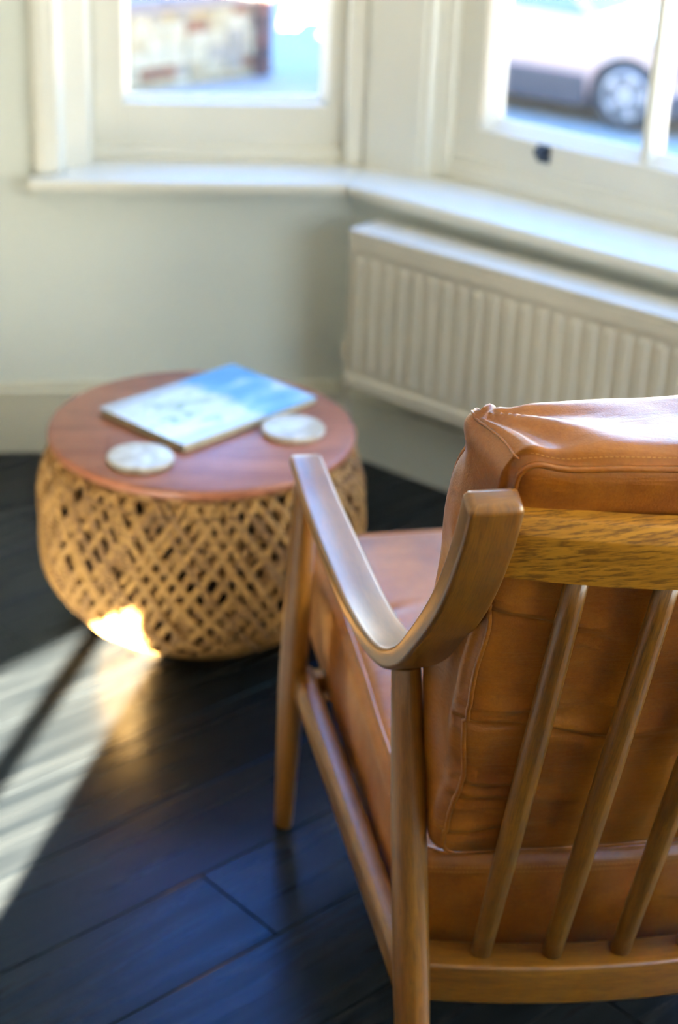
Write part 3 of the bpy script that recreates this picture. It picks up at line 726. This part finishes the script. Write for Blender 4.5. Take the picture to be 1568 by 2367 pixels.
# back cushion in its own reclined frame: X right, Y towards the sitter, Z up the back
BC0 = np.array([0, -.631, .24]); EZ = np.array([0, -.309, .951]); EY = np.array([0, .951, .309]); EX = np.array([1., 0, 0])
HX, HY, HZ = 0.289, 0.076, 0.302; ZC = 0.163 + HZ
CREASES = [(-.235, .05, .05, .0055, 0), (-.085, -.06, .13, .0070, .5), (-.020, .10, .055, .0050, 0), (.055, -.12, .07, .0045, 0), (-.150, .06, .05, .0040, 0), (-.205, -.04, .06, .0035, .35)]
def back_map(p):
    x = rbox(p, (HX, HY, HZ), 0.030)
    X, Y, Z = x[:, 0].copy(), x[:, 1].copy(), x[:, 2].copy()
    px, py, pz = p[:, 0], p[:, 1], p[:, 2]
    front = sstep(-.6, .9, py)
    # fuller towards the front, softer at the bottom
    X *= (1 + 0.040 * front * (0.5 + 0.5 * sstep(-1, .1, pz))) * (0.970 + 0.030 * sstep(-1, .7, pz))
    Y += 0.040 * np.clip(1 - px ** 2, 0, 1) * np.clip(1 - pz ** 2, 0, 1) * sstep(0, 1, py)          # belly in front
    rear = sstep(-.4, -1, py)
    bel = np.clip(1 - px ** 4, 0, 1) * np.clip(1 - pz ** 4, 0, 1)
    Y += -0.004 * bel * rear
    # wrap round the curved top rail / slats: the rear face follows the bow of the back
    Y += rear * (0.040 * (X / .27) ** 2) * (0.25 + 0.6 * sstep(-1, 1, pz)) - rear * 0.012 * (0.3 + 0.7 * sstep(-1, 1, pz))
    topf = sstep(.35, 1, pz)
    Z -= topf * 0.047 * (Y + HY) / (2 * HY)
    Z += topf * 0.006 * np.clip(1 - px ** 8, 0, 1) * np.clip(1 - py ** 4, 0, 1)
    Z += topf * 0.006 * vnoise(X * 14 + 9, Y * 20 + 3, 5)
    # creases squeezed between the slats
    d = np.zeros_like(X)
    for z0, tl, wx, am, rt_ in CREASES:
        zz = Z - (z0 + tl * X + .006 * np.sin(X * 30 + z0 * 50)); env = np.exp(-((X + .235) / wx) ** 2) + rt_ * np.exp(-((X - .05 + z0) / .09) ** 2)
        d += am * env * (np.exp(-(zz / .006) ** 2) - 0.8 * np.exp(-((zz - .013) / .010) ** 2))
    Y += rear * d
    Y += rear * 0.010 * vnoise(X * 9 + 20, Z * 16 + 8, 11) * bel
    # soft folds that fan out of the top corners
    for sg in (-1, 1):
        cx, cy = sg * HX, HY * 0.55
        dx, dy = (X - cx) * -sg, (Y - cy)
        an = np.arctan2(dy, np.maximum(dx, 1e-4)); rr_ = np.hypot(dx, dy)
        Z += topf * sstep(.2, .9, np.abs(px)) ** 0.5 * 0.0048 * np.sin(an * 9 + 1.2) * np.exp(-((rr_ - .07) / .075) ** 2) 
    Z += topf * 0.006 * np.sin(X * 21 + Y * 26 + 0.4) * np.exp(-((X - .03) / .13) ** 2)
    # tucked corner: pinch behind the ear
    ear = np.exp(-(((X + HX * 1.02) / .030) ** 2 + ((Y - HY * .62) / .028) ** 2 + ((Z - HZ + .04) / .035) ** 2))
    Z += 0.002 * ear; X += -0.004 * ear
    pin = np.exp(-(((X + HX - .030) / .012) ** 2 + ((Y - HY * .98) / .024) ** 2)) * topf
    Z -= 0.017 * pin
    # side boxing dented half way
    sd = sstep(.75, 1, np.abs(px)) * np.sign(px)
    X += sd * (0.010 * vnoise(Z * 13 + 30, Y * 18 + 11, 3) - 0.012 * np.exp(-((Z - .215) / .022) ** 2) * sstep(.3, 1, py) + 0.006 * np.exp(-((Z - .14) / .05) ** 2))
    out = BC0[None] + X[:, None] * EX + (Y[:, None] + HY) * EY + (Z[:, None] + ZC) * EZ
    return out

gv, gf = cube_grid(116, 34, 118)
bc = add_mesh('back_cushion', back_map(gv), gf, MAT['leather'], chair, True)
def outline(y, inset, rr, nseg=46):
    """rounded rectangle on the cube surface face y=const, in cube parameters"""
    ax, az = inset / HX, inset / HZ; pts_ = []
    x1, z1 = 1 - ax, 1 - az; rx, rz = rr / HX, rr / HZ
    def arc(cx, cz, a0):
        for i in range(9): a = math.radians(a0 + 90 * i / 8); pts_.append((cx + rx * math.cos(a), y, cz + rz * math.sin(a)))
    def line(a, b, n_):
        for i in range(1, n_): t_ = i / n_; pts_.append((a[0] + (b[0] - a[0]) * t_, y, a[1] + (b[1] - a[1]) * t_))
    arc(x1 - rx, z1 - rz, 0); line((x1 - rx, z1), (-x1 + rx, z1), nseg); arc(-x1 + rx, z1 - rz, 90); line((-x1, z1 - rz), (-x1, -z1 + rz), nseg)
    arc(-x1 + rx, -z1 + rz, 180); line((-x1 + rx, -z1), (x1 - rx, -z1), nseg); arc(x1 - rx, -z1 + rz, 270); line((x1, -z1 + rz), (x1, z1 - rz), nseg)
    return np.array(pts_)
def tube_mesh(pts, r_, closed, m=6):
    P = [Vector(p) for p in pts]; n = len(P); vs, fs = [], []
    for i, p in enumerate(P):
        a, b = (P[(i - 1) % n], P[(i + 1) % n]) if closed else (P[max(i - 1, 0)], P[min(i + 1, n - 1)])
        T = (b - a).normalized(); S = T.orthogonal() if i == 0 else (S - T * S.dot(T)); S.normalize(); Nn = T.cross(S)
        for j in range(m): an = 2 * math.pi * j / m; vs.append(p + S * r_ * math.cos(an) + Nn * r_ * math.sin(an))
    for i in range(n if closed else n - 1):
        i2 = (i + 1) % n
        for j in range(m): j2 = (j + 1) % m; fs.append((i * m + j, i * m + j2, i2 * m + j2, i2 * m + j))
    return vs, fs
def seam(name, mapf, pts, r_, closed, parent, mat):
    v, f_ = tube_mesh(mapf(np.asarray(pts)), r_, closed); return add_mesh(name, v, f_, mat, parent, True)
o1 = outline(-1.0, 0.010, 0.026); seam('piping', back_map, o1, 0.0032, True, bc, MAT['leather'])
o2 = outline(1.0, 0.010, 0.026); seam('piping', back_map, o2, 0.0032, True, bc, MAT['leather'])
# mitre seams over the top corners
for sg in (-1, 1):
    pts_ = [(sg * 0.985, y, 0.985) for y in np.linspace(-1.0, 0.80, 30)]
    seam('corner_seam', back_map, pts_, 0.0014, False, bc, MAT['leather'])
# top stitching next to the rear seam
def stitches(name, mapf, pts, parent, step=0.0048):
    P = mapf(np.asarray(pts)); seg = np.linalg.norm(np.diff(P, axis=0), axis=1); cs = np.concatenate([[0], np.cumsum(seg)]); mb = MB()
    s = 0.0
    vs, fs = [], []
    while s < cs[-1] - step:
        a = Vector([np.interp(s, cs, P[:, k_]) for k_ in range(3)]); b = Vector([np.interp(s + step * .62, cs, P[:, k_]) for k_ in range(3)])
        v, f_ = tube_mesh([a, b], 0.00042, False, 5); n0 = len(vs); vs += v; fs += [tuple(q + n0 for q in ff) for ff in f_]; s += step
    o = add_mesh(name, vs, fs, MAT['thread'], parent); o['kind'] = 'stuff'; return o
stitches('stitching', back_map, [(x, -0.90, 1.0) for x in np.linspace(-.93, .93, 160)], bc)

# seat cushion
SHX, SHY, SHZ = 0.276, 0.372, 0.083
SC0 = np.array([0, -.253, .301]); ST = math.radians(5.0); SEY = np.array([0, math.cos(ST), math.sin(ST)]); SEZ = np.array([0, -math.sin(ST), math.cos(ST)])
def seat_map(p):
    x = rbox(p, (SHX, SHY, SHZ), 0.022); X, Y, Z = x[:, 0].copy(), x[:, 1].copy(), x[:, 2].copy(); px, py, pz = p.T
    topf = sstep(.2, 1, pz); Z += topf * 0.030 * np.clip(1 - px ** 2, 0, 1) * np.clip(1 - py ** 2, 0, 1)
    Z += topf * 0.006 * vnoise(X * 9 + 5, Y * 9 + 5, 21)
    Z += topf * 0.004 * np.exp(-((Y - .16 - .1 * X) / .008) ** 2) * -1 * np.exp(-((X + .22) / .06) ** 2)
    X += np.sign(px) * sstep(.8, 1, np.abs(px)) * (0.006 * np.clip(1 - pz ** 2, 0, 1) + 0.006 * vnoise(Y * 10 + 4, Z * 20 + 7, 31))
    Y += sstep(.8, 1, py) * (0.012 * np.clip(1 - pz ** 2, 0, 1))
    # rear face follows the bow of the seat rail
    Y += sstep(-.8, -1, py) * (0.030 * (X / .295) ** 2)
    return SC0[None] + X[:, None] * EX + Y[:, None] * SEY + Z[:, None] * SEZ
gv, gf = cube_grid(80, 90, 26)
sc_ = add_mesh('seat_cushion', seat_map(gv), gf, MAT['leather'], chair, True)
def outline_z(z, inset, rr):
    q = outline(0, inset, rr); q2 = np.stack([q[:, 0] , q[:, 2], np.full(len(q), z)], 1); return q2
seam('piping', seat_map, outline_z(1.0, 0.008, 0.03), 0.0030, True, sc_, MAT['leather'])
seam('piping', seat_map, outline_z(-1.0, 0.008, 0.03), 0.0030, True, sc_, MAT['leather'])
for dz in (0.80, 0.72): stitches('stitching', seat_map, [(x, -1.0, dz) for x in np.linspace(-.95, .95, 120)], sc_)
# webbing slats under the seat that carry the cushion
for k_, v_ in enumerate((-.52, -.36, -.20)):
    sweep('webbing', [(-.300, v_, .214 + .087 * (v_ + .253)), (0, v_, .2125 + .087 * (v_ + .253)), (.300, v_, .214 + .087 * (v_ + .253))], (0, 1, 0), 0.026, 0.0022, 0.001, simple('dark_webbing', (0.03, 0.025, 0.02), 0.8), chair, 2, 0.0)

# ------------------------------------------------------------------ outside
GZ = -2.1
MAT['ground'] = simple('pale_paving', (0.30, 0.25, 0.20), 0.8, 0.12, 0.6)
mb = MB(); mb.box((-40, 4.2, GZ - 0.3), (45, 70, GZ)); struct(mb.build('ground', MAT['ground']))
# rubble garden wall with a coping and a brick gate pier
gw = empty('garden_wall', (-2.4, 15.0, GZ)); tag(gw, 'pale rubble stone garden wall with coping seen through the left window', 'wall')
a = Vector((-5.4, 13.3, 0)); b = Vector((-1.02, 17.2, 0)); dG = (b - a).normalized(); LG = (b - a).length; nG = Vector((dG.y, -dG.x, 0))
if nG.y > 0: nG = -nG
FG = WallFrame(Vector((a.x, a.y, GZ)), dG, nG)
def gpart(parent, name, F, boxes, mat, bevel=0.006):
    mb = MB()
    for bx in boxes: F.box(mb, *bx, bevel)
    o = mb.build(name, mat); o.parent = parent; o.matrix_parent_inverse = Matrix.Translation(-parent.location); return o
gpart(gw, 'mortar_core', FG, [(0, LG, -0.25, -0.02, 0, 0.70)], simple('lime_mortar', (0.15, 0.135, 0.09), 0.9), 0)
stone_m = [simple('stone_cream', (0.36, 0.30, 0.185), 0.85, 0.2, 9), simple('stone_buff', (0.29, 0.225, 0.12), 0.85, 0.2, 9), simple('stone_grey', (0.22, 0.19, 0.14), 0.85, 0.2, 9), simple('stone_rust', (0.16, 0.075, 0.04), 0.85, 0.2, 9)]
z = 0.0; row = 0
while z < 0.68:
    h = random.uniform(0.10, 0.16); h = min(h, 0.70 - z); u = -random.uniform(0, .12)
    while u < LG:
        w_ = random.uniform(0.14, 0.30); u1 = min(u + w_, LG)
        if u1 - max(u, 0) > 0.03:
            gpart(gw, 'stone', FG, [(max(u, 0) + .008, u1 - .008, -0.05, random.uniform(-0.005, 0.03), z + .006, z + h - .006)], stone_m[random.choices((0, 1, 2, 3), (6, 3, 3, 1))[0]], 0.012)
        u = u1
    z += h
u = 0
while u < LG:
    gpart(gw, 'coping_stone', FG, [(u + .004, min(u + .6, LG) - .004, -0.30, 0.06, 0.70, 0.84)], simple('coping', (0.13, 0.115, 0.11), 0.8), 0.015); u += .6
gp = empty('gate_pier', b + dG * 0.10 + Vector((0, 0, GZ))); tag(gp, 'dark brick gate pier at the right end of the stone garden wall', 'pier')
bm_ = [simple('brick_red', (0.10, 0.05, 0.04), 0.9, 0.2, 12), simple('brick_dark', (0.06, 0.042, 0.04), 0.9, 0.2, 12), simple('brick_plum', (0.08, 0.05, 0.048), 0.9, 0.2, 12)]
for r_ in range(12):
    gpart(gp, 'brick', FG, [(LG + .012, LG + .188, -0.24, 0.06, r_ * .075 + .004, r_ * .075 + .071)], bm_[(r_ // 2) % 2 if r_ % 5 else 2], 0.006)
gpart(gp, 'mortar_core', FG, [(LG + .02, LG + .18, -0.22, 0.045, 0, 0.90)], simple('pier_mortar', (0.10, 0.09, 0.08), 0.9), 0)
gpart(gp, 'cap', FG, [(LG - .02, LG + .22, -0.28, 0.10, 0.90, 0.98)], simple('pier_cap', (0.13, 0.12, 0.12), 0.8), 0.02)

# car parked in the street: x forward, y to its left, z up
CA = math.radians(-32.0)
car = empty('car', (0, 0, GZ), CA)
cdx, cdy = Vector((math.cos(CA), math.sin(CA), 0)), Vector((-math.sin(CA), math.cos(CA), 0))
car.location = Vector((2.37, 15.55, GZ)) - cdx * 1.25 - cdy * (-0.80)
tag(car, 'glare-washed red parked car seen through the right window', 'car')
def paint_mat():
    m, t, b = new_mat('glare_washed_red_paint')
    tx = N(t, 'ShaderNodeTexCoord'); nz = N(t, 'ShaderNodeTexNoise', inp={'Scale': 3.0}); L(t, tx.outputs['Object'], nz.inputs['Vector'])
    L(t, ramp(t, nz.outputs[0], [(0.3, (0.30, 0.20, 0.17)), (0.7, (0.34, 0.235, 0.205))]), b.inputs['Base Color'])  # glare that bleaches the red car is mixed into its base colour
    b.inputs['Roughness'].default_value = 0.3; b.inputs['Coat Weight'].default_value = 1.0; b.inputs['Coat Roughness'].default_value = 0.08
    return m
car_p = paint_mat()
# side outline of the lower body with wheel arches
def arch(cx, r_, n_=10): return [(cx + r_ * math.cos(math.pi - math.pi * i / n_), 0.30 + r_ * math.sin(math.pi - math.pi * i / n_)) for i in range(n_ + 1)]
low = [(-1.86, .32), (-1.62, .22)] + arch(-1.25, .36) + [(-.86, .20), (.86, .20)] + arch(1.25, .36) + [(1.64, .20), (1.93, .24), (1.97, .42), (1.93, .62), (1.80, .74), (1.35, .84), (.78, .93), (-1.55, .97), (-1.84, .90), (-1.90, .60)]
def extrude_y(name, prof_, y0, y1, mat, parent, tuck=None, bevel=0.0):
    b_ = bmesh.new(); k_ = tuck or (lambda z_: 1.0)
    A_ = [b_.verts.new((x, y0 * k_(z_), z_)) for x, z_ in prof_]; B_ = [b_.verts.new((x, y1 * k_(z_), z_)) for x, z_ in prof_]
    b_.faces.new(A_); b_.faces.new(B_[::-1]); n_ = len(prof_)
    for i in range(n_): b_.faces.new((A_[i], B_[i], B_[(i + 1) % n_], A_[(i + 1) % n_]))
    bmesh.ops.recalc_face_normals(b_, faces=b_.faces)
    if bevel: bmesh.ops.bevel(b_, geom=[e_ for e_ in b_.edges if abs(e_.verts[0].co.y - e_.verts[1].co.y) < 1e-4], offset=bevel, segments=3, affect='EDGES', profile=.6)
    me = bpy.data.meshes.new(name); b_.to_mesh(me); b_.free(); me.materials.append(mat); o = bpy.data.objects.new(name, me); C.objects.link(o); o.parent = parent; return o
body = extrude_y('body', low, -.82, .82, car_p, car, lambda z_: 1.0 - .06 * max(0, z_ - .6) / .4 - .05 * max(0, .4 - z_) / .2, 0.03)
glass_d = simple('car_glass', (0.10, 0.125, 0.12), 0.08, 0.05, 2, coat=0.5)
cabp = [(-1.62, .93), (-1.42, 1.30), (-1.10, 1.42), (-.1, 1.45), (.25, 1.38), (.86, .90)]
extrude_y('cabin_glass', cabp, -.73, .73, glass_d, car, lambda z_: 1.0 - .22 * max(0, z_ - .9) / .5, 0.03)
extrude_y('roof', [(-1.40, 1.325), (-1.10, 1.435), (-.1, 1.468), (.28, 1.395), (.24, 1.37), (-.1, 1.43), (-1.1, 1.40)], -.70, .70, car_p, car, lambda z_: .80, 0.01)
for s_ in (-1, 1):
    for nm, (x0, z0, x1, z1, wd_) in (('pillar', (.88, .90, .27, 1.40, .035)), ('pillar', (-.25, .93, -.30, 1.44, .05)), ('pillar', (-1.60, .93, -1.40, 1.33, .09))):
        mb = MB(); y0, y1 = s_ * .735, s_ * .585
        mb.hexa([Vector((x0 - wd_, y0 - .02, z0)), Vector((x0 + wd_, y0 - .02, z0)), Vector((x0 + wd_, y0 + .02, z0)), Vector((x0 - wd_, y0 + .02, z0)), Vector((x1 - wd_, y1 - .02, z1)), Vector((x1 + wd_, y1 - .02, z1)), Vector((x1 + wd_, y1 + .02, z1)), Vector((x1 - wd_, y1 + .02, z1))])
        mb.build('pillar', car_p, car)
tyre_m = simple('tyre_rubber', (0.03, 0.03, 0.03), 0.8); alloy_m = simple('alloy', (0.3, 0.3, 0.3), 0.35, 0.05, 10, metal=0.4)
def wheel(x, s_):
    v, f_ = lathe([(.20, -.09), (.29, -.10), (.315, -.08), (.32, -.03), (.32, .03), (.315, .08), (.29, .10), (.20, .09)], 40)
    w_ = add_mesh('wheel', v, f_, tyre_m, car, True); w_.location = (x, s_ * .72, .32); w_.rotation_euler = (math.radians(90), 0, 0)
    mb = MB(); mb.box((-.045, -.045, -.102), (.045, .045, .102), .02)
    for q in range(5):
        mb.box((.02, -.034, -.100), (.205, .034, .100), .006, Matrix.Rotation(q * math.tau / 5, 4, 'Z'))
    o = mb.build('spokes', alloy_m, w_)
    v, f_ = lathe([(.185, -.101), (.215, -.104), (.218, 0), (.215, .104), (.185, .101)], 32); add_mesh('rim', v, f_[:-2], alloy_m, w_, True)
for x in (-1.25, 1.25):
    for s_ in (-1, 1): wheel(x, s_)
white_l = simple('headlamp_lens', (0.92, 0.92, 0.90), 0.1, 0.02, 5, coat=1.0)
dark_t = simple('dark_trim', (0.03, 0.032, 0.04), 0.5)
for s_ in (-1, 1):
    mb = MB(); mb.box((1.70, s_ * .62 - .15, .60), (1.90, s_ * .62 + .15, .74), .04); mb.build('headlamp', white_l, car)
    mb = MB(); mb.box((-.86, s_ * .80 - .028, .17), (.86, s_ * .80 + .028, .45), .01); mb.build('lower_band', dark_t, car)  # dark band along the lower body, between the wheels
mb = MB(); mb.box((1.66, -.83, .20), (2.0, .83, .40), .03); mb.build('bumper', dark_t, car)
mb = MB(); mb.box((-1.6, -.70, .14), (1.7, .70, .30)); mb.build('underbody', dark_t, car)
